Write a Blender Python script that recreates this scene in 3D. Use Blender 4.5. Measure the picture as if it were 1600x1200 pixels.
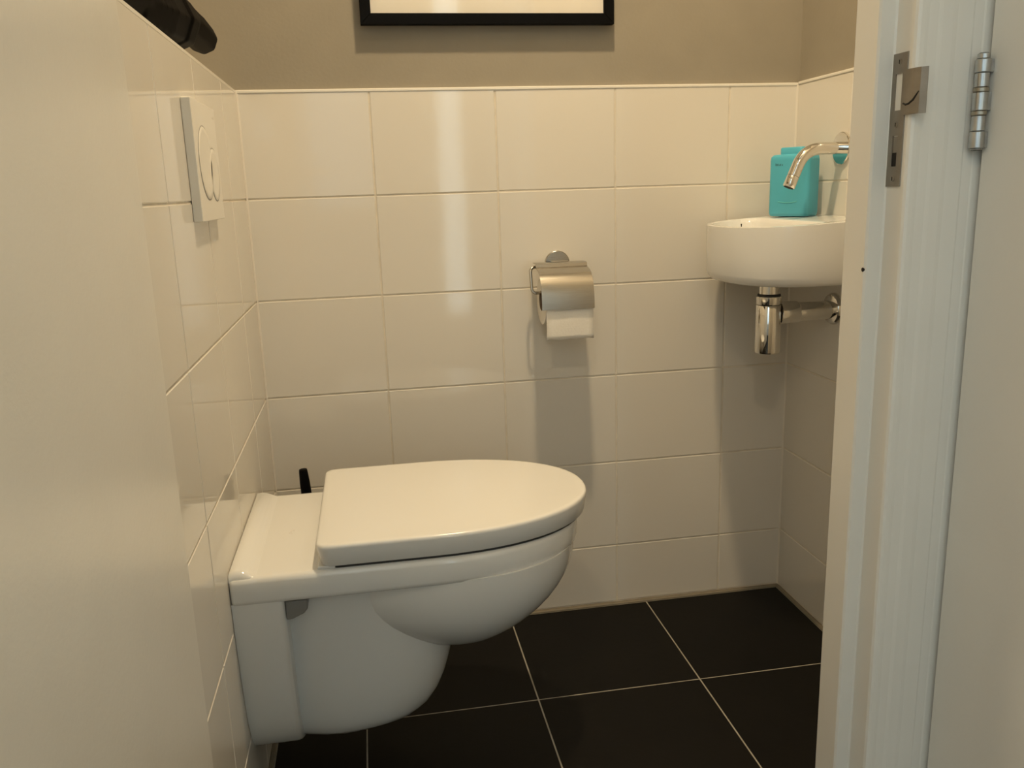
import bpy, bmesh, math, random
from mathutils import Vector, Matrix
random.seed(7)
for o in list(bpy.data.objects): bpy.data.objects.remove(o)
S = bpy.context.scene
COL = S.collection
PI = math.pi

# ------------------------------------------------------------------ camera
CAM = (0.2274, -1.7715, 0.9581); YAW, PITCH, ROLL, FPX = 0.1620, 0.2261, -0.0326, 1326.0
fw = Vector((math.sin(YAW)*math.cos(PITCH), math.cos(YAW)*math.cos(PITCH), -math.sin(PITCH)))
rt = Vector((math.cos(YAW), -math.sin(YAW), 0)); up = rt.cross(fw)
r2 = rt*math.cos(ROLL) + up*math.sin(ROLL); u2 = -rt*math.sin(ROLL) + up*math.cos(ROLL)
cd = bpy.data.cameras.new('camera'); cam = bpy.data.objects.new('camera', cd); COL.objects.link(cam)
cd.sensor_width = 36.0; cd.lens = FPX/1600*36.0; cd.clip_start = 0.01
cam.matrix_world = Matrix(((r2.x, u2.x, -fw.x, CAM[0]), (r2.y, u2.y, -fw.y, CAM[1]), (r2.z, u2.z, -fw.z, CAM[2]), (0, 0, 0, 1)))
S.camera = cam

# ------------------------------------------------------------------ world, lights, exposure
w = bpy.data.worlds.new('world'); S.world = w; w.use_nodes = True
w.node_tree.nodes['Background'].inputs[0].default_value = (0.75, 0.9, 1.0, 1)
w.node_tree.nodes['Background'].inputs[1].default_value = 0.3
S.view_settings.view_transform = 'Standard'; S.view_settings.look = 'None'
S.view_settings.exposure = 0.0; S.view_settings.gamma = 1.0; S.view_settings.use_curve_mapping = False
LAMP = (0.56, -0.60, 2.425)
def area(name, loc, rot, sx, sy, power, color, shape='RECTANGLE'):
    l = bpy.data.lights.new(name, 'AREA'); l.shape = shape; l.size = sx
    if shape == 'RECTANGLE': l.size_y = sy
    l.energy = power; l.color = color
    o = bpy.data.objects.new(name, l); COL.objects.link(o); o.location = loc; o.rotation_euler = rot
    return o
area('downlight_lamp', LAMP, (0, 0, 0), 0.09, 0.09, 21.5, (1.0, 0.765, 0.465), 'DISK')
# behind the camera: cool fill in an added wide window, daylight in the sidelight
HALL_Y = -2.9
area('added_window_fill', (-0.415, HALL_Y+0.012, 1.60), (PI/2, 0, PI), 1.40, 1.40, 5.0, (0.76, 1.0, 1.15))
area('sidelight_daylight', (0.705, HALL_Y+0.012, 1.15), (PI/2, 0, PI), 0.12, 1.7, 2.9, (0.86, 1.0, 1.0))

HALL_FILL = (-0.10, -2.40, 2.43)
area('added_hall_fill', HALL_FILL, (0, 0, 0), 0.16, 0.16, 9.0, (1.0, 0.80, 0.52), 'DISK')  # added warm fill for the door frame and doors, no known lamp
area('added_overhead_fill', (-0.75, -2.25, 2.432), (0, 0, 0), 0.8, 0.8, 12.5, (0.76, 1.0, 1.15))  # added cool fill from above, the skylight is invented for it

# ------------------------------------------------------------------ materials
def mat(name, col, rough=0.5, metal=0.0, coat=0.0, var=0.0, vscale=8.0, bump=0.0, bscale=40.0, spec=0.5, stretch=None, bdist=0.001):
    m = bpy.data.materials.new(name); m.use_nodes = True
    nt = m.node_tree; b = nt.nodes['Principled BSDF']
    b.inputs['Base Color'].default_value = (*col, 1); b.inputs['Roughness'].default_value = rough
    b.inputs['Metallic'].default_value = metal; b.inputs['Specular IOR Level'].default_value = spec
    b.inputs['Coat Weight'].default_value = coat; b.inputs['Coat Roughness'].default_value = 0.04
    if var or bump:
        g = nt.nodes.new('ShaderNodeTexCoord'); src = g.outputs['Object']
        if stretch:
            mp = nt.nodes.new('ShaderNodeMapping'); mp.inputs['Scale'].default_value = stretch
            nt.links.new(src, mp.inputs['Vector']); src = mp.outputs['Vector']
    if var:
        n = nt.nodes.new('ShaderNodeTexNoise'); n.inputs['Scale'].default_value = vscale; n.inputs['Detail'].default_value = 6
        nt.links.new(src, n.inputs['Vector'])
        r = nt.nodes.new('ShaderNodeValToRGB')
        r.color_ramp.elements[0].position = 0.3; r.color_ramp.elements[1].position = 0.7
        r.color_ramp.elements[0].color = (*[c*(1-var) for c in col], 1)
        r.color_ramp.elements[1].color = (*[min(1, c*(1+var)) for c in col], 1)
        nt.links.new(n.outputs['Fac'], r.inputs['Fac']); nt.links.new(r.outputs['Color'], b.inputs['Base Color'])
    if bump:
        n = nt.nodes.new('ShaderNodeTexNoise'); n.inputs['Scale'].default_value = bscale; n.inputs['Detail'].default_value = 3
        nt.links.new(src, n.inputs['Vector'])
        bp = nt.nodes.new('ShaderNodeBump'); bp.inputs['Strength'].default_value = bump; bp.inputs['Distance'].default_value = bdist
        nt.links.new(n.outputs['Fac'], bp.inputs['Height']); nt.links.new(bp.outputs['Normal'], b.inputs['Normal'])
    return m
M = {}
M['tile'] = mat('glazed_wall_tile', (0.735, 0.705, 0.645), 0.055, var=0.015, vscale=3, bump=0.22, bscale=9, bdist=0.0010)
M['grout'] = mat('beige_grout', (0.70, 0.645, 0.55), 0.85, var=0.1, vscale=30)
M['corner'] = mat('white_corner_sealant', (0.76, 0.72, 0.65), 0.35, var=0.02)
M['paint'] = mat('taupe_wall_paint', (0.300, 0.270, 0.215), 0.75, var=0.03, vscale=12, bump=0.25, bscale=160)
M['white_wall'] = mat('white_wall_paint', (0.66, 0.64, 0.60), 0.8, var=0.02, bump=0.2, bscale=150)
M['ceil'] = mat('white_ceiling_paint', (0.72, 0.71, 0.68), 0.85, var=0.02)
M['floor'] = mat('dark_floor_tile', (0.0036, 0.0029, 0.0020), 0.5, var=0.25, vscale=9, bump=0.15, bscale=60, spec=0.18)
M['fgrout'] = mat('grey_floor_grout', (0.34, 0.32, 0.27), 0.9, var=0.15, vscale=40)
M['sealant'] = mat('joint_sealant', (0.20, 0.175, 0.13), 0.6, var=0.1, vscale=40)
M['gloss'] = mat('white_frame_lacquer', (0.79, 0.765, 0.70), 0.32, var=0.02, bump=0.12, bscale=70)
M['door'] = mat('white_door_lacquer', (0.77, 0.745, 0.68), 0.26, var=0.02, bump=0.12, bscale=220)
M['ceramic'] = mat('white_ceramic', (0.78, 0.78, 0.76), 0.09, coat=0.3, var=0.008, vscale=4)
M['lid'] = mat('white_duroplast', (0.77, 0.765, 0.74), 0.16, var=0.008, vscale=4)
M['plastic'] = mat('white_plastic', (0.80, 0.775, 0.71), 0.25, var=0.01)
M['greycap'] = mat('grey_plastic', (0.20, 0.20, 0.195), 0.45, var=0.08)
M['gap'] = mat('dark_rubber_and_gap_shade', (0.03, 0.03, 0.03), 0.7, var=0.1)  # rubber parts, and the painted shade under the toilet lid
M['chrome'] = mat('polished_chrome', (0.78, 0.76, 0.72), 0.07, 1.0, var=0.02)
M['steel'] = mat('brushed_steel', (0.50, 0.475, 0.43), 0.22, 1.0, var=0.06, vscale=30, bump=0.15, bscale=60, stretch=(1, 30, 30), bdist=0.0004)
M['dull'] = mat('dull_zinc_steel', (0.33, 0.30, 0.26), 0.55, 1.0, var=0.12, vscale=40)
M['hinge'] = mat('galvanised_hinge', (0.50, 0.50, 0.49), 0.3, 1.0, var=0.12, vscale=60)
M['brass'] = mat('brass_ring', (0.40, 0.36, 0.29), 0.35, 1.0, var=0.1)
M['black'] = mat('black_frame_wood', (0.0025, 0.0025, 0.0028), 0.5, var=0.2, spec=0.08)
M['hole'] = mat('dark_cavity_shade', (0.012, 0.010, 0.008), 0.9, var=0.1)  # near-black colour stands in for the shade inside holes and slots
M['ebony'] = mat('black_carved_wood', (0.0018, 0.0013, 0.0010), 0.5, var=0.3, vscale=20, bump=0.15, bscale=30, spec=0.04)
M['mount'] = mat('cream_mount_paper', (0.80, 0.76, 0.68), 0.9, var=0.01)
M['teal'] = mat('teal_plastic', (0.085, 0.45, 0.60), 0.38, var=0.03)
M['teal_light'] = mat('teal_plastic_raised', (0.13, 0.55, 0.58), 0.3, var=0.02)
M['ink'] = mat('dark_print', (0.03, 0.05, 0.05), 0.7, var=0.1)
M['faint'] = mat('pale_grey_print', (0.60, 0.58, 0.55), 0.4, var=0.02)
M['paper'] = mat('toilet_tissue', (0.84, 0.81, 0.75), 0.95, var=0.02, bump=0.6, bscale=300)
M['card'] = mat('cardboard_core', (0.20, 0.15, 0.10), 0.9, var=0.1)
M['glass'] = bpy.data.materials.new('picture_glass'); M['glass'].use_nodes = True
_nt = M['glass'].node_tree; _nt.nodes.remove(_nt.nodes['Principled BSDF'])
_t = _nt.nodes.new('ShaderNodeBsdfTransparent'); _g = _nt.nodes.new('ShaderNodeBsdfGlossy'); _g.inputs['Roughness'].default_value = 0.03
_w = _nt.nodes.new('ShaderNodeLayerWeight'); _w.inputs['Blend'].default_value = 0.5; _p = _nt.nodes.new('ShaderNodeMath'); _p.operation = 'POWER'; _p.inputs[1].default_value = 4.5
_f = _nt.nodes.new('ShaderNodeMath'); _f.operation = 'MULTIPLY_ADD'; _f.inputs[1].default_value = 0.9; _f.inputs[2].default_value = 0.035
_nt.links.new(_w.outputs['Facing'], _p.inputs[0]); _nt.links.new(_p.outputs[0], _f.inputs[0]); _x = _nt.nodes.new('ShaderNodeMixShader')
_nt.links.new(_f.outputs[0], _x.inputs[0]); _nt.links.new(_t.outputs[0], _x.inputs[1]); _nt.links.new(_g.outputs[0], _x.inputs[2])
_nt.links.new(_x.outputs[0], _nt.nodes['Material Output'].inputs['Surface'])
M['lens'] = bpy.data.materials.new('lit_lamp_lens'); M['lens'].use_nodes = True
_b = M['lens'].node_tree.nodes['Principled BSDF']
_b.inputs['Emission Color'].default_value = (1, 0.75, 0.43, 1); _b.inputs['Emission Strength'].default_value = 20
M['day'] = bpy.data.materials.new('frosted_daylit_pane'); M['day'].use_nodes = True
_b = M['day'].node_tree.nodes['Principled BSDF']
_b.inputs['Base Color'].default_value = (0.7, 0.75, 0.78, 1); _b.inputs['Roughness'].default_value = 0.4

# ------------------------------------------------------------------ helpers
def obj(name, bm, m, parent=None, smooth=False, angle=35):
    bmesh.ops.recalc_face_normals(bm, faces=bm.faces)
    me = bpy.data.meshes.new(name); bm.to_mesh(me); bm.free()
    return link(name, me, m, parent, smooth, angle)
def link(name, me, m, parent=None, smooth=False, angle=35):
    if m is not None and not me.materials: me.materials.append(m)
    if smooth:
        for p in me.polygons: p.use_smooth = True
        me.set_sharp_from_angle(angle=math.radians(angle))
    o = bpy.data.objects.new(name, me); COL.objects.link(o)
    if parent is not None:
        o.parent = parent; o.matrix_parent_inverse = parent.matrix_world.inverted()
    return o
def empty(name, loc):
    o = bpy.data.objects.new(name, None); COL.objects.link(o); o.location = loc
    o.matrix_world = Matrix.Translation(loc); o.empty_display_size = 0.05
    return o
def tag(o, label, cat, group=None, kind=None):
    o['label'] = label; o['category'] = cat
    if group: o['group'] = group
    if kind: o['kind'] = kind
    return o
def box(bm, x0, x1, y0, y1, z0, z1, bev=0.0, seg=1):
    r = bmesh.ops.create_cube(bm, size=1)
    vs = r['verts']
    for v in vs:
        v.co = Vector((x0 if v.co.x < 0 else x1, y0 if v.co.y < 0 else y1, z0 if v.co.z < 0 else z1))
    if bev:
        es = list({e for v in vs for e in v.link_edges})
        bmesh.ops.bevel(bm, geom=es, offset=bev, segments=seg, profile=0.5, affect='EDGES')
    return bm
def B(*a, **k): return box(bmesh.new(), *a, **k)
def loft(bm, rings, cap0=True, cap1=True, closed=True):
    R = [[bm.verts.new(p) for p in r] for r in rings]
    n = len(R[0])
    for a, b in zip(R[:-1], R[1:]):
        for i in range(n if closed else n-1):
            j = (i+1) % n
            bm.faces.new((a[i], a[j], b[j], b[i]))
    if cap0: bm.faces.new(R[0][::-1])
    if cap1: bm.faces.new(R[-1])
    return bm
def basis(d):
    d = Vector(d).normalized()
    a = Vector((0, 0, 1)) if abs(d.z) < 0.9 else Vector((0, 1, 0))
    s = d.cross(a).normalized(); t = d.cross(s).normalized()
    return d, s, t
def lathe(bm, origin, axis, prof, n=32, cap0=True, cap1=True):
    """prof: list of (distance along axis, radius)"""
    d, s, t = basis(axis); o = Vector(origin)
    return loft(bm, [[o + d*h + (s*math.cos(2*PI*i/n) + t*math.sin(2*PI*i/n))*r for i in range(n)] for h, r in prof], cap0, cap1)
def tube(bm, pts, rad, n=16, cap=True):
    pts = [Vector(p) for p in pts]; rads = rad if isinstance(rad, (list, tuple)) else [rad]*len(pts)
    tg = []
    for i in range(len(pts)):
        a = pts[max(0, i-1)]; b = pts[min(len(pts)-1, i+1)]; tg.append((b-a).normalized())
    d, s, t = basis(tg[0]); rings = []
    for i, p in enumerate(pts):
        s = (s - tg[i]*s.dot(tg[i])).normalized(); t = tg[i].cross(s)
        rings.append([p + (s*math.cos(2*PI*k/n) + t*math.sin(2*PI*k/n))*rads[i] for k in range(n)])
    return loft(bm, rings, cap, cap)
def arc(pts, r, seg=6):
    """round the corners of a polyline"""
    pts = [Vector(p) for p in pts]; out = [pts[0]]
    for a, b, c in zip(pts[:-2], pts[1:-1], pts[2:]):
        u = (a-b).normalized(); v = (c-b).normalized(); ang = u.angle(v)
        L = min(r/math.tan(ang/2), (a-b).length*0.49, (c-b).length*0.49)
        p0 = b+u*L; p1 = b+v*L
        for k in range(seg+1):
            q = k/seg; out.append((p0*(1-q)**2) + b*2*q*(1-q) + p1*q*q)
    out.append(pts[-1]); return out
def prism(bm, poly, axis, a0, a1):
    """extrude a 2-d polygon. axis 'z': poly (x,y); 'x': poly (y,z); 'y': poly (x,z)"""
    f = {'z': lambda p, h: (p[0], p[1], h), 'x': lambda p, h: (h, p[0], p[1]), 'y': lambda p, h: (p[0], h, p[1])}[axis]
    return loft(bm, [[Vector(f(p, a0)) for p in poly], [Vector(f(p, a1)) for p in poly]])
def D(x0, xs, xf, hw, z, yc, sgn=1, n=28, e=2.2, rb=0.012, ox=0.0):
    """outline ring: straight sides from x0 to xs, then a rounded front to xf; ox + sgn*x is world x"""
    P = []
    for k in range(5):
        a = PI/2*k/4; P.append((x0+rb-rb*math.cos(a), -(hw-rb+rb*math.sin(a))))
    for k in range(1, 4): P.append((x0+rb+(xs-x0-rb)*k/4, -hw))
    for k in range(n+1):
        a = -PI/2 + PI*k/n; c, s_ = math.cos(a), math.sin(a)
        P.append((xs+(xf-xs)*abs(c)**(2/e), math.copysign(abs(s_)**(2/e)*hw, s_)))
    for k in range(3, 0, -1): P.append((x0+rb+(xs-x0-rb)*k/4, hw))
    for k in range(4, -1, -1):
        a = PI/2*k/4; P.append((x0+rb-rb*math.cos(a), hw-rb+rb*math.sin(a)))
    return [Vector((ox+sgn*x, yc+y, z)) for x, y in P]

# ================================================================== SETTING
XR = 1.1546; ZT = 1.1552; TH = 0.2018; G = 0.0016     # right wall, tile top, tile pitch, half joint
YF = -0.872                                            # toilet side of the door wall
CEIL = 2.45
ROWS = [ZT - k*TH for k in range(6)] + [0.004]
cache = {}
def tile_mesh(sx, sy, sz, bev, m, key):
    k = (key, round(sx, 4), round(sy, 4), round(sz, 4))
    if k not in cache:
        bm = B(-sx/2, sx/2, -sy/2, sy/2, -sz/2, sz/2, bev=bev)
        me = bpy.data.meshes.new('tile'); bmesh.ops.recalc_face_normals(bm, faces=bm.faces); bm.to_mesh(me); bm.free()
        me.materials.append(m); cache[k] = me
    return cache[k]
def tile(c, dims, parent, m=None, bev=0.0010, wob=0.0012, key='wall'):
    o = link('tile', tile_mesh(*dims, bev, m or M['tile'], key), None)
    o.location = c; o.rotation_euler = [random.uniform(-wob, wob) for _ in range(3)]
    o.parent = parent; return o

# --- back wall: painted body with the grout bed, then each tile
wb = obj('wall_back', B(-0.32, XR+0.12, 0.0075, 0.12, 0, CEIL), M['paint'])
tag(wb, 'taupe painted back wall, white tiled below, behind the toilet', 'wall', kind='structure')
obj('grout_bed', B(0, XR, 0.0011, 0.0085, 0, ZT), M['grout'], wb)
bx = [0.0, 0.2511, 0.5011, 0.7511, 1.0011, XR]
for i in range(5):
    for j in range(6):
        x0, x1, z1, z0 = bx[i]+G, bx[i+1]-G, ROWS[j]-G, ROWS[j+1]+G
        tile(((x0+x1)/2, 0.0045+random.uniform(-.0003, .0003), (z0+z1)/2), (x1-x0, 0.009, z1-z0), wb)
# --- right wall
wr = obj('wall_right', B(XR+0.0075, XR+0.12, YF-0.02, 0.0075, 0, CEIL), M['paint'])
tag(wr, 'right-hand toilet wall, white tiles below taupe paint, carrying the small basin', 'wall', kind='structure')
obj('grout_bed', B(XR+0.0011, XR+0.0085, YF, 0, 0, ZT), M['grout'], wr)
ry = [0.0, -0.213, -0.463, -0.713, YF]
for i in range(4):
    for j in range(6):
        y1, y0, z1, z0 = ry[i]-G, ry[i+1]+G, ROWS[j]-G, ROWS[j+1]+G
        tile((XR+0.0045, (y0+y1)/2, (z0+z1)/2), (0.009, y1-y0, z1-z0), wr)
# --- left half wall (boxed-in cistern) with ledge
wl = obj('wall_left', B(-0.20, -0.0075, YF, 0.0075, 0, ZT-0.010), M['white_wall'])
tag(wl, 'glossy white tiled half-height wall on the left that the toilet hangs on', 'wall', kind='structure')
obj('grout_bed', B(-0.0085, -0.0011, YF, 0, 0, ZT-0.004), M['grout'], wl)
ly = [0.0, -0.188, -0.444, -0.694, YF]
for i in range(4):
    for j in range(6):
        y1, y0, z1, z0 = ly[i]-G, ly[i+1]+G, ROWS[j]-G, ROWS[j+1]+G
        tile((-0.0045, (y0+y1)/2, (z0+z1)/2), (0.009, y1-y0, z1-z0), wl, wob=0.0008)
    tile((-0.105, (ly[i]+ly[i+1])/2, ZT-0.0065), (0.186, ly[i]-ly[i+1]-2*G, 0.009), wl, key='ledge')
wlu = obj('wall_left_upper', B(-0.32, -0.20, YF, 0.0075, 0, CEIL), M['paint'])
tag(wlu, 'taupe painted wall set back above the tiled ledge on the left', 'wall', kind='structure')
for par, sx, x in ((wb, 1, 0.0), (wb, -1, XR)):
    obj('corner_sealant', prism(bmesh.new(), [(x-sx*0.003, 0.003), (x+sx*0.0035, -0.0002), (x+sx*0.0017, -0.0017), (x+sx*0.0002, -0.0035)], 'z', 0.003, ZT), M['corner'], par)
# tile edge trims
t1 = obj('trim_1', B(-0.19, XR, -0.0015, 0.009, ZT-0.0030, ZT+0.0032, bev=0.0012), M['plastic'])
tag(t1, 'thin white trim along the top of the back wall tiles', 'trim', kind='structure')
t2 = obj('trim_2', B(XR-0.0015, XR+0.009, YF, -0.002, ZT-0.0010, ZT+0.0050, bev=0.0012), M['plastic'])
tag(t2, 'thin white trim along the top of the right wall tiles', 'trim', kind='structure')
t3 = obj('trim_3', B(-0.010, 0.0002, YF, -0.002, ZT-0.0030, ZT+0.0025, bev=0.0006), M['plastic'])
tag(t3, 'thin white edge trim along the front of the tiled ledge', 'trim', kind='structure')
# --- floor
fl = obj('floor', B(-0.02, XR+0.01, -0.99, 0.01, -0.08, -0.0007), M['fgrout'])
tag(fl, 'dark charcoal tiled toilet floor with pale grey joints', 'floor', kind='structure')
FX = [0.008, 0.167, 0.493, 0.819, 1.1465]; FY = [-0.010, -0.342, -0.668, -0.985]
for i in range(4):
    for j in range(3):
        a, b = FX[i]+0.0013, FX[i+1]-0.0013; c, d = FY[j+1]+0.0013, FY[j]-0.0013
        tile(((a+b)/2, (c+d)/2, -0.0052), (b-a, d-c, 0.010), fl, M['floor'], 0.0006, 0.0004, 'floor')
bm = bmesh.new(); box(bm, 0.0, XR, -0.010, 0.001, -0.003, 0.0035, bev=0.0015); box(bm, XR-0.0085, XR+0.001, YF, -0.010, -0.003, 0.0035, bev=0.0015)
box(bm, -0.001, 0.008, YF, -0.010, -0.003, 0.0035, bev=0.0015)
obj('sealant_joint', bm, M['sealant'], fl)
# --- ceiling and door wall
ce = obj('ceiling', B(-1.3, XR+0.12, HALL_Y-0.1, 0.12, CEIL, CEIL+0.1), M['ceil'])
tag(ce, 'white ceiling over toilet and hall, above the picture', 'ceiling', kind='structure')
bm = bmesh.new(); box(bm, 0.90, XR+0.12, -0.945, YF, 0, CEIL); box(bm, -1.3, -0.125, -0.945, YF, 0, CEIL); box(bm, -0.125, 0.90, -0.945, YF, 2.16, CEIL)
wf = obj('wall_front', bm, M['white_wall']); tag(wf, 'white wall around the toilet doorway', 'wall', kind='structure')
# --- hall shell behind the camera
fh = obj('floor_hall', B(-1.3, XR, HALL_Y-0.1, -0.99, -0.08, -0.0007), M['fgrout'])
tag(fh, 'dark hall floor in front of the toilet doorway', 'floor', kind='structure')
HX = [-1.2, -0.811, -0.485, -0.159, 0.167, 0.493, 0.819, XR]; HYY = [-0.992, -1.311, -1.637, -1.963, -2.289, -2.615, -2.9]
for i in range(7):
    for j in range(6):
        a, b = HX[i]+0.0013, HX[i+1]-0.0013; c, d = HYY[j+1]+0.0013, HYY[j]-0.0013
        tile(((a+b)/2, (c+d)/2, -0.0052), (b-a, d-c, 0.010), fh, M['floor'], 0.0006, 0.0004, 'floor')
wh = obj('wall_hall_left', B(-1.3, -1.2, HALL_Y, -0.945, 0, CEIL), M['white_wall']); tag(wh, 'white left wall of the hall', 'wall', kind='structure')
bm = bmesh.new(); box(bm, 0.905, 1.0, HALL_Y, -1.80, 0, CEIL); box(bm, 0.905, 1.0, -1.80, -0.945, 2.10, CEIL)
wh2 = obj('wall_hall_right', bm, M['white_wall']); tag(wh2, 'white right wall of the hall around the second door', 'wall', kind='structure')
bm = bmesh.new()
for a in ((-1.3, -1.14, 0, CEIL), (0.31, 0.63, 0, CEIL), (0.78, 1.0, 0, CEIL), (-1.14, 0.31, 0, 0.875), (-1.14, 0.31, 2.325, CEIL), (0.63, 0.78, 0, 0.27), (0.63, 0.78, 2.03, CEIL)):
    box(bm, a[0], a[1], HALL_Y-0.1, HALL_Y, a[2], a[3])
wh3 = obj('wall_hall_end', bm, M['white_wall']); tag(wh3, 'white end wall of the hall with the windows', 'wall', kind='structure')
for nme, (a, b, c, d), lab in (('added_window_1', (-1.14, 0.31, 0.875, 2.325), 'added unseen wide hall window with white frame, for cool fill light'), ('window_2', (0.63, 0.78, 0.27, 2.03), 'tall narrow hall sidelight window')):
    wn = empty(nme, ((a+b)/2, HALL_Y-0.03, c)); tag(wn, lab, 'window', kind='structure')
    bm = bmesh.new(); f = 0.016
    for q in ((a, a+f, c, d), (b-f, b, c, d), (a+f, b-f, c, c+f), (a+f, b-f, d-f, d)): box(bm, q[0], q[1], HALL_Y-0.06, HALL_Y-0.005, q[2], q[3])
    obj('window_frame', bm, M['gloss'], wn)
    obj('pane', B(a+f, b-f, HALL_Y-0.03, HALL_Y-0.024, c+f, d-f), M['day'], wn)

wn = empty('added_skylight', (-0.75, -2.25, CEIL)); tag(wn, 'added unseen flat skylight in the hall ceiling, for cool fill light', 'window', kind='structure')
bm = bmesh.new()
for q in ((-1.18, -1.155, -2.68, -1.82), (-0.345, -0.32, -2.68, -1.82), (-1.155, -0.345, -2.68, -2.655), (-1.155, -0.345, -1.845, -1.82)): box(bm, q[0], q[1], q[2], q[3], CEIL-0.03, CEIL)
obj('window_frame', bm, M['gloss'], wn)
obj('pane', B(-1.155, -0.345, -2.655, -1.845, CEIL-0.012, CEIL-0.006), M['day'], wn)

# ================================================================== DOOR FRAMES AND DOORS
HEAD = 2.10
def jamb_poly(face_end):
    # right jamb seen in plan, from the toilet side to the hall side
    return [(0.758, -0.8795), (0.758, -0.9205), (0.7600, -0.9230), (0.7750, -0.9230), (0.7770, -0.9245), (0.7770, -0.9530), (0.7785, -0.9560), (0.7815, -0.9572),
            (0.7860, -0.9572), (0.7900, -0.9567), (0.8000, -0.9568), (0.8050, -0.9575), (0.8160, -0.9575), (0.8210, -0.9569), (0.8380, -0.9570),
            (0.8400, -0.9565), (0.8500, -0.9565), (0.8520, -0.9570), (face_end, -0.9570), (face_end, -0.8795)]
df = empty('trim_4', (0.38, -0.92, 0)); tag(df, 'white lacquered wooden frame of the toilet doorway with rebate', 'door frame', kind='structure')
jr = obj('jamb', prism(bmesh.new(), jamb_poly(0.8995), 'z', 0, HEAD+0.06), M['gloss'], df)
obj('jamb', prism(bmesh.new(), [(0.758-x, y) for x, y in jamb_poly(0.880)], 'z', 0, HEAD+0.06), M['gloss'], df)
obj('head_jamb', prism(bmesh.new(), [(-0.8795, 2.075), (-0.923, 2.075), (-0.923, 2.092), (-0.957, 2.092), (-0.957, 2.16), (-0.8795, 2.16)], 'x', -0.119, 0.8965), M['gloss'], df)
bm = lathe(bmesh.new(), (0.7579, -0.9195, 0.8600), (-1, 0, 0), [(-0.001, 0.0022), (0.0004, 0.0024)], 10)
obj('chip', bm, M['hole'], df)

# strike plate with its lip
sp = empty('strike_plate', (0.7770, -0.936, 1.013)); tag(sp, 'dull steel lock strike plate with curved lip on the white doorway rebate', 'strike plate')
px0, px1 = 0.7756, 0.7772
def plate_piece(bm, y0, y1, z0, z1): box(bm, px0, px1, y0, y1, z0, z1)
bm = bmesh.new(); Y0, Y1 = -0.9475, -0.9238
# plate with a latch slot (upper) and a bolt slot (lower)
sl = (-0.9410, -0.9295, 1.024, 1.060); bl = (-0.9395, -0.9310, 0.968, 0.999)
for q in ((Y0, Y1, 1.060, 1.080), (Y0, sl[0], 1.024, 1.060), (sl[1], Y1, 1.024, 1.060), (Y0, Y1, 0.999, 1.024), (Y0, bl[0], 0.968, 0.999), (bl[1], Y1, 0.968, 0.999), (Y0, Y1, 0.9475, 0.968)):
    plate_piece(bm, *q)
obj('plate', bm, M['dull'], sp)
prof = [(0.7764, -0.9470), (0.7764, -0.9560), (0.7768, -0.9610), (0.7790, -0.9670), (0.7835, -0.9715)]
bm = bmesh.new(); th = 0.0014
rings = []
for i, (x, y) in enumerate(prof):
    a = Vector(prof[max(0, i-1)]); b = Vector(prof[min(len(prof)-1, i+1)]); t = (b-a).normalized(); nrm = Vector((t.y, -t.x))
    nrm = -nrm if nrm.x > 0 else nrm
    zt, zb = (1.0625, 1.0185)
    p = Vector((x, y)); q = p + nrm*th
    rings.append([Vector((p.x, p.y, zt)), Vector((q.x, q.y, zt)), Vector((q.x, q.y, zb)), Vector((p.x, p.y, zb))])
loft(bm, rings); lip = obj('lip', bm, M['dull'], sp)
# pressed latch ramp: curved groove on the lip
gp = [(0.7752, -0.9455, 1.0300), (0.7750, -0.9500, 1.0285), (0.7750, -0.9550, 1.0290), (0.7757, -0.9610, 1.0320), (0.7778, -0.9665, 1.0400)]
obj('groove', tube(bmesh.new(), gp, [0.0008, 0.0010, 0.0011, 0.0013, 0.0008], 8), M['hole'], lip)
obj('latch_slot', B(0.7768, 0.7774, sl[0], sl[1], sl[2], sl[3]), M['gloss'], sp)
obj('bolt_slot', B(0.7765, 0.7774, bl[0], bl[1], 0.968, 0.982), M['hole'], sp)
obj('slot_plate', B(0.7762, 0.7773, bl[0]+0.001, bl[1]-0.001, 0.982, 0.998), M['dull'], sp)
for z in (1.0715, 1.010, 0.9555):
    bm = lathe(bmesh.new(), (0.7757, -0.9355, z), (-1, 0, 0), [(-0.001, 0.0032), (0.0006, 0.0030), (0.0009, 0.0018)], 14)
    s_ = obj('screw', bm, M['dull'], sp); obj('screw_slot', B(0.7744, 0.7749, -0.9359, -0.9351, z-0.0020, z+0.0020), M['hole'], s_)

# the open toilet door on the left
d1 = empty('door_1', (0.014, -0.96, 0)); tag(d1, 'open white toilet door seen edge-on at the left of the picture', 'door', kind='structure')
obj('door_leaf', B(-0.006, 0.034, -1.735, -0.9585, 0.010, 2.09, bev=0.002, seg=2), M['door'], d1)
h_ = obj('handle_plate', B(0.0335, 0.040, -1.700, -1.660, 0.93, 1.11, bev=0.002), M['steel'], d1)
obj('lever', tube(bmesh.new(), arc([(0.039, -1.68, 1.05), (0.085, -1.68, 1.05), (0.085, -1.56, 1.05)], 0.015), 0.009, 12), M['steel'], h_, True)

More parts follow.
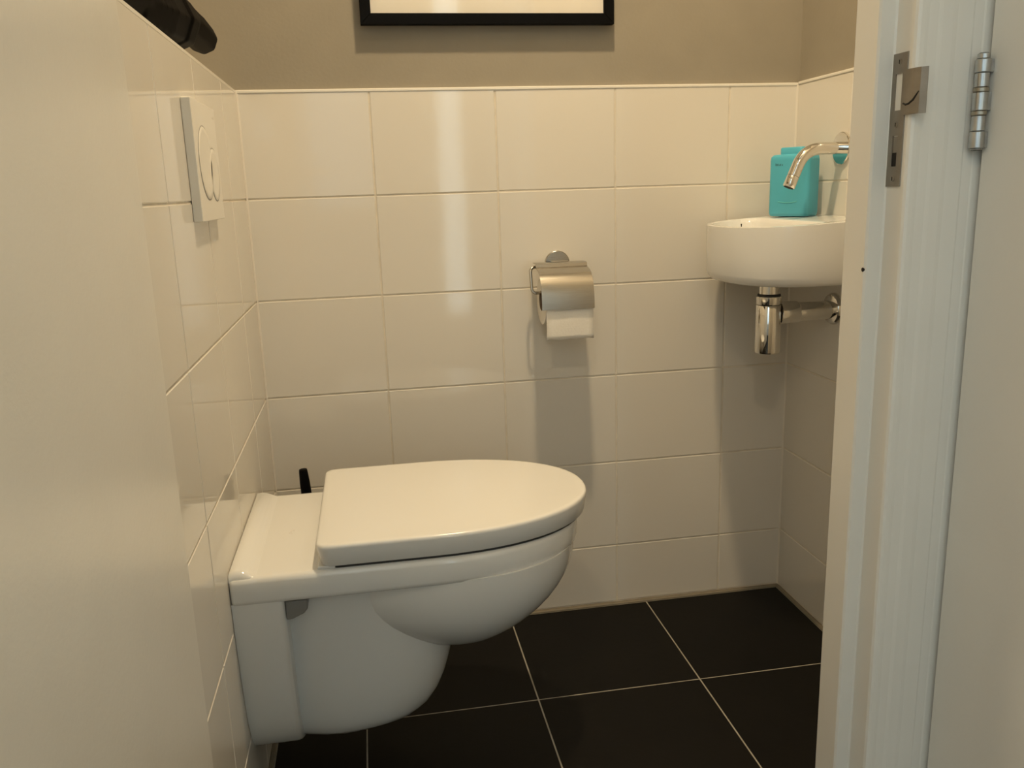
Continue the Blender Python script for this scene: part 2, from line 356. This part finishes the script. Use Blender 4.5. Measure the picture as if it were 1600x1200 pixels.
# the closed neighbouring door on the right
d2 = empty('door_2', (0.88, -1.36, 0)); tag(d2, 'closed cream-white hall door at the right edge of the picture', 'door', kind='structure')
obj('door_leaf', B(0.8560, 0.9000, -1.790, -0.9624, 0.010, 2.09, bev=0.0012), M['door'], d2)
HG = empty('door_hinge', (0.8465, -0.9660, 1.0275)); tag(HG, 'grey metal hinge barrel joining the right-hand door to its frame', 'hinge')
hx, hy = 0.8462, -0.9665
zz = [(0.9815, 0.9830, 0.0062, 'hinge'), (0.9832, 0.9995, 0.0074, 'hinge'), (1.0000, 1.0150, 0.0066, 'hinge'), (1.0152, 1.0195, 0.0073, 'brass'),
      (1.0198, 1.0375, 0.0074, 'hinge'), (1.0378, 1.0420, 0.0074, 'brass'), (1.0422, 1.0560, 0.0068, 'hinge'), (1.0563, 1.0690, 0.0074, 'hinge'), (1.0692, 1.0745, 0.0058, 'hinge')]
for k, (a, b, r, m_) in enumerate(zz):
    c = 0.0006
    obj('knuckle' if m_ == 'hinge' else 'bearing_ring', lathe(bmesh.new(), (hx, hy, a), (0, 0, 1), [(0, r-c), (c, r), (b-a-c, r), (b-a, r-c)], 24), M[m_], HG, True)
obj('pin', lathe(bmesh.new(), (hx, hy, 0.9810), (0, 0, 1), [(0, 0.0045), (0.094, 0.0045)], 16), M['gap'], HG)
for a, b in ((0.9835, 0.9992), (1.0200, 1.0373), (1.0565, 1.0688)):
    obj('hinge_leaf', B(hx+0.004, 0.8554, hy-0.0040, hy-0.0020, a, b), M['hinge'], HG)

# ================================================================== TOILET
YC = -0.432; OX = 0.0
TO = empty('wall_hung_toilet', (0.0, YC, 0.10)); tag(TO, 'white ceramic wall-hung toilet with closed lid on the left tiled wall', 'toilet')
# rim slab with deck
def rim_ring(z, ins): return D(0.0005+max(0, ins-0.002), 0.300, 0.548-ins, 0.1755-ins, z, YC, e=2.12, rb=0.006)
bm = loft(bmesh.new(), [rim_ring(0.386, 0.014), rim_ring(0.3862, 0.006), rim_ring(0.3885, 0.0025), rim_ring(0.394, 0.001), rim_ring(0.4205, 0.0), rim_ring(0.4255, 0.0015), rim_ring(0.4285, 0.005), rim_ring(0.4292, 0.010)])
obj('rim', bm, M['ceramic'], TO, True, 50)
# raised ridge along the wall
pr_ = [(0.0005, 0.424), (0.0005, 0.4360), (0.003, 0.4385), (0.012, 0.4392), (0.019, 0.4382), (0.026, 0.4350), (0.032, 0.4315), (0.038, 0.4293), (0.044, 0.4280), (0.044, 0.424)]
rings = []
for dy, k in ((-0.1722, 0.0), (-0.1716, 0.30), (-0.1700, 0.62), (-0.1670, 0.88), (-0.1630, 1.0), (0.1630, 1.0), (0.1670, 0.88), (0.1700, 0.62), (0.1716, 0.30), (0.1722, 0.0)):
    rings.append([Vector((x, YC+dy, 0.4255+(z-0.4255)*k if z > 0.4255 else z)) for x, z in pr_])
obj('deck_ridge', loft(bmesh.new(), rings), M['ceramic'], TO, True, 60)
# bowl
def bowl_ring(z, s, sw):
    P = []; n = 64; cx = 0.335+0.010*(1-s); af, ab, hw = 0.206*s, 0.200*(0.35*sw+0.65*s), 0.1715*sw
    for k in range(n):
        a = 2*PI*k/n; c, q = math.cos(a), math.sin(a); e = 2.15 if c > 0 else 2.15+1.6*c*c
        P.append(Vector((cx + (af if c > 0 else ab)*math.copysign(abs(c)**(2/e), c), YC + hw*math.copysign(abs(q)**(2/e), q), z)))
    return P
ztop, zbot = 0.3900, 0.206; rings = []
for k in range(17):
    t = math.sin(PI/2*k/16*0.985)
    rings.append(bowl_ring(ztop-(ztop-zbot)*t, max(0.03, (1-t**2.1)**0.85), max(0.03, (1-t**2.4)**0.65)))
obj('bowl', loft(bmesh.new(), rings), M['ceramic'], TO, True, 60)
# pedestal (trap housing) and the broader mounting section at the wall
def lerp_tab(tab, z):
    for a, b in zip(tab[:-1], tab[1:]):
        if a[0] >= z >= b[0]:
            q = (a[0]-z)/(a[0]-b[0]); return [u+(v-u)*q for u, v in zip(a[1:], b[1:])]
    return tab[-1][1:]
ped = [(0.392, 0.335, 0.147), (0.33, 0.334, 0.139), (0.26, 0.331, 0.130), (0.225, 0.327, 0.126), (0.200, 0.321, 0.1225), (0.175, 0.314, 0.119), (0.150, 0.304, 0.114), (0.130, 0.292, 0.109), (0.116, 0.279, 0.102), (0.106, 0.260, 0.093), (0.099, 0.23, 0.078), (0.096, 0.18, 0.05)]
rings = [D(0.010, max(0.05, xf-0.15), xf, hw, z, YC, e=2.6, rb=0.006) for z, xf, hw in ped]
for r_ in rings:      # the side is hollowed where it meets the mounting section
    for v in r_:
        if v.x < 0.125: v.y -= math.copysign(min(0.016, (0.125-v.x)*0.26), v.y-YC)*min(1, abs(v.y-YC)/0.05)
obj('pedestal', loft(bmesh.new(), rings), M['ceramic'], TO, True, 60)
rings = []
for z, hw in ((0.390, 0.1725), (0.33, 0.168), (0.25, 0.158), (0.18, 0.145), (0.145, 0.131), (0.120, 0.113), (0.107, 0.096), (0.098, 0.08)):
    r_ = 0.010; P = []
    for k in range(5): a = PI/2*k/4; P.append((0.074-r_+r_*math.sin(a), -(hw-r_+r_*math.cos(a))))
    for k in range(4, -1, -1): a = PI/2*k/4; P.append((0.074-r_+r_*math.sin(a), hw-r_+r_*math.cos(a)))
    P += [(0.0005, hw), (0.0005, -hw)]
    rings.append([Vector((x, YC+y, z)) for x, y in P])
obj('mounting_section', loft(bmesh.new(), rings), M['ceramic'], TO, True, 50)
# screw cover caps
for sg in (-1, 1):
    bm = prism(bmesh.new(), [(0.075, 0.3835), (0.104, 0.3835), (0.1065, 0.381), (0.1060, 0.369), (0.100, 0.362), (0.084, 0.3550), (0.075, 0.354)], 'y', YC+sg*0.125, YC+sg*0.1660)
    c_ = obj('screw_cover', bm, M['greycap'], TO)
    b_ = c_.modifiers.new('bevel', 'BEVEL'); b_.width = 0.003; b_.segments = 2
# seat and lid
def lid_ring(z, ins): return D(0.124+ins, 0.295, 0.5650-ins, 0.1785-ins, z, YC, e=2.15, rb=0.018)
obj('seat_gap_shade', loft(bmesh.new(), [lid_ring(0.4288, 0.0115), lid_ring(0.4385, 0.0115)]), M['gap'], TO)  # near-black slab paints the shade in the gap between rim and lid
bm = loft(bmesh.new(), [lid_ring(0.4342, 0.012), lid_ring(0.4344, 0.0065), lid_ring(0.4358, 0.0050), lid_ring(0.4625, 0.0008), lid_ring(0.4660, 0.0011), lid_ring(0.4678, 0.0024), lid_ring(0.4687, 0.0046), lid_ring(0.4690, 0.0100)])
ld = obj('lid', bm, M['lid'], TO, True, 60)
for a in (-0.168, 0.120):
    obj('hinge_block', B(0.1245, 0.150, YC+a, YC+a+0.048, 0.4288, 0.4335, bev=0.001), M['lid'], TO)
bm = bmesh.new()
for k, (x, dy, h) in enumerate(((0.075, 0.000, 0.006), (0.079, 0.004, 0.004), (0.073, -0.005, 0.004), (0.077, -0.009, 0.003))): box(bm, x-0.0012, x+0.0012, YC-0.01+dy-h/2, YC-0.01+dy+h/2, 0.4291, 0.4294)
obj('maker_mark', bm, M['faint'], TO)

# ================================================================== FLUSH PLATE
FP = empty('flush_plate', (0.0, -0.467, 1.008)); tag(FP, 'white plastic dual flush plate on the glossy left tiled wall', 'flush plate')
py0, py1, pz0, pz1, pt = -0.5555, -0.3720, 0.9275, 1.0885, 0.0128
obj('plate', B(0.0003, pt, py0, py1, pz0, pz1, bev=0.0009), M['plastic'], FP)
def button(yc, zc, r, nm, cut=None):
    n = 56; bm = bmesh.new()
    rings = [[Vector((x, yc+rr*math.cos(2*PI*k/n), zc+rr*math.sin(2*PI*k/n))) for k in range(n)] for x, rr in ((pt-0.001, r-0.0004), (pt+0.0005, r-0.0004), (pt+0.0012, r-0.0014), (pt+0.0008, r-0.008))]
    loft(bm, rings)
    return obj(nm, bm, M['plastic'], FP, True, 50)
button(-0.4870, 1.0065, 0.0500, 'large_button'); button(-0.4250, 0.9920, 0.0375, 'small_button')
for (yc, zc, r, a0, a1) in ((-0.4870, 1.0065, 0.0504, 60, 330), (-0.4250, 0.9920, 0.0379, -140, 120)):
    pts = [(pt+0.00005, yc+r*math.cos(math.radians(a)), zc+r*math.sin(math.radians(a))) for a in range(a0, a1+1, 6)]
    obj('button_groove', tube(bmesh.new(), pts, 0.0005, 6), M['greycap'], FP)
obj('maker_mark', B(pt-0.0002, pt+0.0001, -0.393, -0.384, 1.0735, 1.0765), M['faint'], FP)

# ================================================================== BASIN AND ITS FITTINGS
BY = -0.190
SK = empty('hand_basin', (XR, BY, 0.77)); tag(SK, 'small white ceramic hand basin fixed to the right tiled wall', 'basin')
BZ = 0.8800
def sk(z, ins, x0=0.0005): return D(x0, 0.120, 0.257-ins, 0.168-ins, z, BY, sgn=-1, e=2.25, rb=0.004, ox=XR-0.0005)
rings = [sk(0.7660, 0.030), sk(0.7662, 0.018), sk(0.7685, 0.010), sk(0.7745, 0.0045), sk(0.784, 0.0020), sk(0.82, 0.0008), sk(0.870, 0.0), sk(0.8790, 0.0005), sk(BZ-0.0008, 0.0025), sk(BZ, 0.006)]
def inn(z, ins):  return D(0.098+ins, 0.140, 0.248-ins, 0.156-ins, z, BY, sgn=-1, e=2.25, rb=0.03, ox=XR-0.0005)
rings += [inn(BZ, 0.002), inn(BZ-0.0015, 0.006), inn(BZ-0.010, 0.009), inn(0.835, 0.016), inn(0.80, 0.032), inn(0.788, 0.055), inn(0.784, 0.08)]
for r_ in rings:      # the rim rises a little towards the wall
    for v in r_: v.z += max(0, (v.z-0.78)/0.10)*((v.x-1.02)*0.045)
obj('bowl', loft(bmesh.new(), rings), M['ceramic'], SK, True, 50)
obj('drain', lathe(bmesh.new(), (1.012, BY, 0.7838), (0, 0, 1), [(0, 0.022), (0.002, 0.022), (0.003, 0.019), (0.001, 0.012)], 24), M['chrome'], SK, True)
# bottle trap
TR = empty('bottle_trap', (1.012, BY, 0.62)); tag(TR, 'chrome bottle trap under the white hand basin', 'trap')
tx = 1.0115
obj('tailpipe', lathe(bmesh.new(), (tx, BY, 0.738), (0, 0, 1), [(0, 0.0195), (0.0275, 0.0195)], 28), M['chrome'], TR, True)
obj('seal_ring', lathe(bmesh.new(), (tx, BY, 0.7330), (0, 0, 1), [(0, 0.0225), (0.004, 0.0225)], 28), M['gap'], TR, True)
obj('collar', lathe(bmesh.new(), (tx, BY, 0.7170), (0, 0, 1), [(0, 0.0243), (0.001, 0.0250), (0.0155, 0.0250), (0.0165, 0.0240)], 32), M['chrome'], TR, True)
obj('cup', lathe(bmesh.new(), (tx, BY, 0.6175), (0, 0, 1), [(0, 0.020), (0.0015, 0.0238), (0.004, 0.0250), (0.0975, 0.0250), (0.0985, 0.0243)], 36), M['chrome'], TR, True)
obj('union_nut', lathe(bmesh.new(), (tx+0.022, BY, 0.698), (1, 0, 0), [(0, 0.0225), (0.036, 0.0225), (0.040, 0.0200)], 24), M['chrome'], TR, True)
obj('outlet_pipe', lathe(bmesh.new(), (tx+0.055, BY, 0.698), (1, 0, 0), [(0, 0.0190), (XR-tx-0.055, 0.0190)], 24), M['chrome'], TR, True)
obj('wall_rosette', lathe(bmesh.new(), (XR-0.0003, BY, 0.700), (-1, 0, 0), [(0, 0.0325), (0.004, 0.0325), (0.009, 0.029), (0.012, 0.020)], 32), M['chrome'], TR, True)
# tap
FA = empty('wall_tap', (XR, BY, 1.0145)); tag(FA, 'chrome wall-mounted tap with bent spout above the basin', 'tap')
obj('wall_rosette', lathe(bmesh.new(), (XR-0.0003, BY, 1.0145), (-1, 0, 0), [(0, 0.0310), (0.004, 0.0310), (0.0055, 0.0295), (0.0056, 0.014)], 40), M['chrome'], FA, True)
zs = 1.0150; tip = Vector((1.0440, BY, 0.9430)); bend = Vector((1.0740, BY, zs)); dirn = (tip-bend).normalized()
path = arc([(XR-0.002, BY, zs), tuple(bend), tuple(tip)], 0.052, 12)
obj('spout', tube(bmesh.new(), path[:-1]+[bend+(tip-bend)*0.70], 0.0118, 24), M['chrome'], FA, True)
a0 = bend+(tip-bend)*0.705
obj('aerator', lathe(bmesh.new(), tuple(a0), tuple(dirn), [(0, 0.0112), (0.001, 0.0119), ((tip-a0).length-0.001, 0.0119), ((tip-a0).length, 0.0112)], 24), M['chrome'], FA, True)
obj('nozzle', lathe(bmesh.new(), tuple(tip-dirn*0.001), tuple(dirn), [(0, 0.0095), (0.0014, 0.0095)], 20), M['hole'], FA)
# teal soap bottle
bc = Vector((1.099, -0.106, BZ+0.0045)); ang = math.radians(-147)
SB = empty('soap_bottle', bc); tag(SB, 'teal plastic rectangular soap bottle standing behind the tap on the basin', 'bottle')
n1 = Vector((math.cos(ang), math.sin(ang), 0)); n2 = Vector((-n1.y, n1.x, 0))
def rr(hw, hd, r, z, n=6, off=0.0):
    P = []
    for cx, cy, a0_ in ((1, 1, 0), (-1, 1, 90), (-1, -1, 180), (1, -1, 270)):
        for k in range(n+1):
            a = math.radians(a0_+90*k/n); P.append((cx*(hw-r)+r*math.cos(a), cy*(hd-r)+r*math.sin(a)))
    return [bc + n2*(x+off) + n1*y + Vector((0, 0, z)) for x, y in P]
HB = 0.124
rings = [rr(.041, .021, .008, 0.0002), rr(.0435, .0235, .009, 0.0025), rr(.0445, .0245, .009, 0.008), rr(.0445, .0245, .009, HB-0.012), rr(.0435, .0240, .009, HB-0.005), rr(.040, .021, .009, HB-0.001), rr(.034, .017, .008, HB)]
obj('body', loft(bmesh.new(), rings), M['teal'], SB, True, 50)
obj('cap', loft(bmesh.new(), [rr(.026, .0165, .007, HB-0.001), rr(.026, .0165, .007, HB+0.0115), rr(.0245, .015, .007, HB+0.0135)]), M['teal'], SB, True, 50)
fr = lambda a, z: bc + n2*a + n1*0.0247 + Vector((0, 0, z))
pts = [fr(-0.021+0.042*k/10, 0.030-0.0022*math.sin(PI*k/10)) for k in range(11)]
obj('embossed_line', tube(bmesh.new(), pts, 0.0009, 8), M['teal_light'], SB)
bm = bmesh.new()
for a, h in ((-0.0290, 0.005), (-0.0265, 0.004), (-0.0240, 0.0045), (-0.0205, 0.003), (-0.0180, 0.004), (-0.0140, 0.003)):
    vs = [bm.verts.new(fr(a+dx, 0.1015+dz)+n1*0.0001) for dx, dz in ((0, 0), (0.0012, 0), (0.0012, h), (0, h))]; bm.faces.new(vs)
obj('printed_name', bm, M['ink'], SB)

# ================================================================== TOILET PAPER HOLDER
PH = empty('paper_holder', (0.62, 0, 0.80)); tag(PH, 'brushed steel toilet paper holder with hinged cover on the back wall', 'paper holder')
obj('wall_disc', lathe(bmesh.new(), (0.6215, -0.0002, 0.8010), (0, -1, 0), [(0, 0.0268), (0.006, 0.0268), (0.0072, 0.0255)], 40), M['steel'], PH, True)
obj('bracket', B(0.603, 0.640, -0.030, -0.006, 0.8010, 0.8085, bev=0.001), M['steel'], PH)
cp = [(-0.0240, 0.8065), (-0.0520, 0.8060), (-0.0555, 0.8045), (-0.0575, 0.7990), (-0.0620, 0.7968), (-0.0780, 0.7935), (-0.0900, 0.7880), (-0.1000, 0.7775), (-0.1070, 0.7640), (-0.1115, 0.7480), (-0.1135, 0.7320), (-0.1138, 0.7180)]
rings = []
for i, p in enumerate(cp):
    a = Vector(cp[max(0, i-1)]); b = Vector(cp[min(len(cp)-1, i+1)]); t = (b-a).normalized(); nr = Vector((-t.y, t.x)); nr = nr if nr.y < 0 or nr.x > 0 else -nr
    q = Vector(p) + nr*0.0012
    xl, xr_ = 0.5650, 0.6730
    rings.append([Vector((xl, p[0], p[1])), Vector((xr_, p[0], p[1])), Vector((xr_, q.x, q.y)), Vector((xl, q.x, q.y))])
obj('cover', loft(bmesh.new(), rings), M['steel'], PH, True, 25)
rod = arc([(0.606, -0.030, 0.7985), (0.5555, -0.045, 0.7985), (0.5555, -0.058, 0.7470), (0.679, -0.058, 0.7470)], 0.011, 6)
obj('rod', tube(bmesh.new(), rod, 0.0032, 12), M['steel'], PH, True)
RL = empty('toilet_roll', (0.623, -0.058, 0.727)); tag(RL, 'white toilet roll hanging under the steel cover', 'toilet roll')
rz = 0.7305; ry_ = -0.058
bm = bmesh.new(); n = 48
def circ(x, r): return [Vector((x, ry_+r*math.cos(2*PI*k/n), rz+r*math.sin(2*PI*k/n))) for k in range(n)]
loft(bm, [circ(0.5745, 0.0205), circ(0.5745, 0.0480), circ(0.5750, 0.0488), circ(0.6715, 0.0488), circ(0.6720, 0.0480), circ(0.6720, 0.0205), circ(0.5745, 0.0205)], False, False)
obj('tissue', bm, M['paper'], RL, True)
bm = bmesh.new(); loft(bm, [circ(0.5742, 0.0196), circ(0.5742, 0.0207), circ(0.6723, 0.0207), circ(0.6723, 0.0196), circ(0.5742, 0.0196)], False, False)
obj('core', bm, M['card'], RL, True)
bm = bmesh.new(); rings = []
for k in range(11):
    t = k/10; z = 0.735-0.0790*t; y = ry_-0.0491-0.0012*math.sin(t*3)
    rings.append([Vector((0.5745+0.0975*i/8, y-0.0008*math.sin(i*1.3+t*4)*t, z+(0.0009*math.sin(i*2.1) if k == 10 else 0))) for i in range(9)])
loft(bm, rings, False, False, closed=False)
sh = obj('loose_sheet', bm, M['paper'], RL, True); sh.modifiers.new('solid', 'SOLIDIFY').thickness = 0.0006

# ================================================================== PICTURE FRAME
PF = empty('picture_frame', (0.495, 0, 1.272)); tag(PF, 'black wooden picture frame with pale mount above the tiles', 'picture frame')
fx0, fx1, fz0, fz1, fd, fwid = 0.2440, 0.7450, 1.2725, 1.9725, -0.0175, 0.0205
def mitre(pts): return [Vector(p) for p in pts]
for side in range(4):
    o_ = [(fx0, fz0), (fx1, fz0), (fx1, fz1), (fx0, fz1)]; i_ = [(fx0+fwid, fz0+fwid), (fx1-fwid, fz0+fwid), (fx1-fwid, fz1-fwid), (fx0+fwid, fz1-fwid)]
    a, b, c, d = o_[side], o_[(side+1) % 4], i_[(side+1) % 4], i_[side]
    bm = bmesh.new()
    loft(bm, [[Vector((p[0], -0.001, p[1])) for p in (a, b, c, d)], [Vector((p[0], fd, p[1])) for p in (a, b, c, d)]])
    f_ = obj('rail', bm, M['black'], PF); bvl = f_.modifiers.new('bevel', 'BEVEL'); bvl.width = 0.0008; bvl.segments = 2
obj('mount', B(fx0+0.012, fx1-0.012, -0.0100, -0.0060, fz0+0.012, fz1-0.012), M['mount'], PF)
obj('glass', B(fx0+0.014, fx1-0.014, -0.0150, -0.0135, fz0+0.014, fz1-0.014), M['glass'], PF)
obj('print', B(fx0+0.09, fx1-0.09, -0.0104, -0.0100, fz0+0.14, fz1-0.12), M['faint'], PF)

# ================================================================== TOILET BRUSH (handle shows behind the toilet)
BR = empty('toilet_brush', (0.073, -0.12, 0)); tag(BR, 'black toilet brush handle standing behind the white toilet', 'toilet brush')
obj('holder', lathe(bmesh.new(), (0.075, -0.12, 0.0002), (0, 0, 1), [(0, 0.042), (0.002, 0.045), (0.118, 0.045), (0.120, 0.043), (0.120, 0.030), (0.04, 0.030)], 32), M['black'], BR, True)
obj('handle', tube(bmesh.new(), [(0.0760, -0.12, 0.05), (0.0760, -0.12, 0.25), (0.0755, -0.12, 0.36), (0.0735, -0.12, 0.4), (0.0722, -0.12, 0.425), (0.072, -0.12, 0.4292), (0.072, -0.12, 0.4300)], [0.008, 0.009, 0.0105, 0.0100, 0.0085, 0.0078, 0.005], 20), M['black'], BR, True)
obj('brush_head', lathe(bmesh.new(), (0.0760, -0.12, 0.045), (0, 0, 1), [(0, 0.018), (0.006, 0.026), (0.06, 0.026), (0.07, 0.012)], 24), M['gap'], BR, True)

# ================================================================== CARVED FIGURINE ON THE LEDGE
bm = bmesh.new(); LZ = ZT+0.002
def cap_tube(pts, rad, n=14): tube(bm, pts, rad, n)
# reclining body along the ledge
cap_tube([(-0.085, -0.86, LZ+0.030), (-0.085, -0.82, LZ+0.050), (-0.075, -0.72, LZ+0.062), (-0.068, -0.60, LZ+0.064), (-0.062, -0.50, LZ+0.060), (-0.065, -0.43, LZ+0.045)], [0.012, 0.040, 0.062, 0.064, 0.060, 0.030])
# raised knee
cap_tube([(-0.060, -0.62, LZ+0.060), (-0.048, -0.52, LZ+0.105), (-0.040, -0.43, LZ+0.128), (-0.040, -0.385, LZ+0.134), (-0.042, -0.362, LZ+0.136)], [0.035, 0.046, 0.046, 0.038, 0.018])
# outstretched limb with a blunt foot at the far end
cap_tube([(-0.045, -0.60, LZ+0.040), (-0.036, -0.50, LZ+0.044), (-0.030, -0.42, LZ+0.048), (-0.028, -0.36, LZ+0.062), (-0.026, -0.31, LZ+0.068), (-0.024, -0.24, LZ+0.066), (-0.022, -0.180, LZ+0.063), (-0.021, -0.166, LZ+0.062)], [0.034, 0.040, 0.039, 0.032, 0.0255, 0.026, 0.025, 0.019], 8)
# cuff
cap_tube([(-0.031, -0.44, LZ+0.048), (-0.030, -0.395, LZ+0.049)], [0.0425, 0.0415], 8)
# head
cap_tube([(-0.085, -0.82, LZ+0.06), (-0.085, -0.84, LZ+0.11), (-0.085, -0.85, LZ+0.15), (-0.085, -0.85, LZ+0.18)], [0.022, 0.028, 0.038, 0.014])
fg = obj('carved_figurine', bm, M['ebony'], None)
rm = fg.modifiers.new('remesh', 'REMESH'); rm.mode = 'VOXEL'; rm.voxel_size = 0.003; rm.use_smooth_shade = True
sm = fg.modifiers.new('smooth', 'SMOOTH'); sm.factor = 0.5; sm.iterations = 2
tag(fg, 'black glossy carved wooden figurine lying on the white tiled ledge', 'figurine')

# ================================================================== CEILING DOWNLIGHT
DL = empty('ceiling_downlight', (LAMP[0], LAMP[1], CEIL)); tag(DL, 'round recessed ceiling downlight above the toilet room', 'ceiling light')
obj('bezel', lathe(bmesh.new(), (LAMP[0], LAMP[1], CEIL), (0, 0, -1), [(-0.002, 0.065), (0.006, 0.065), (0.010, 0.058), (0.006, 0.050), (-0.002, 0.050)], 40, False, False), M['steel'], DL, True)
obj('lens', lathe(bmesh.new(), (LAMP[0], LAMP[1], CEIL-0.002), (0, 0, -1), [(0, 0.050), (0.003, 0.050)], 40), M['lens'], DL)
HL = empty('added_hall_light', (HALL_FILL[0], HALL_FILL[1], CEIL)); tag(HL, 'added unseen round flat ceiling light in the hall, for warm fill light', 'ceiling light')  # fixture added to go with the warm hall fill
obj('housing', lathe(bmesh.new(), (HALL_FILL[0], HALL_FILL[1], CEIL), (0, 0, -1), [(0, 0.105), (0.012, 0.105), (0.015, 0.100), (0.012, 0.090)], 40, True, False), M['gloss'], HL, True)
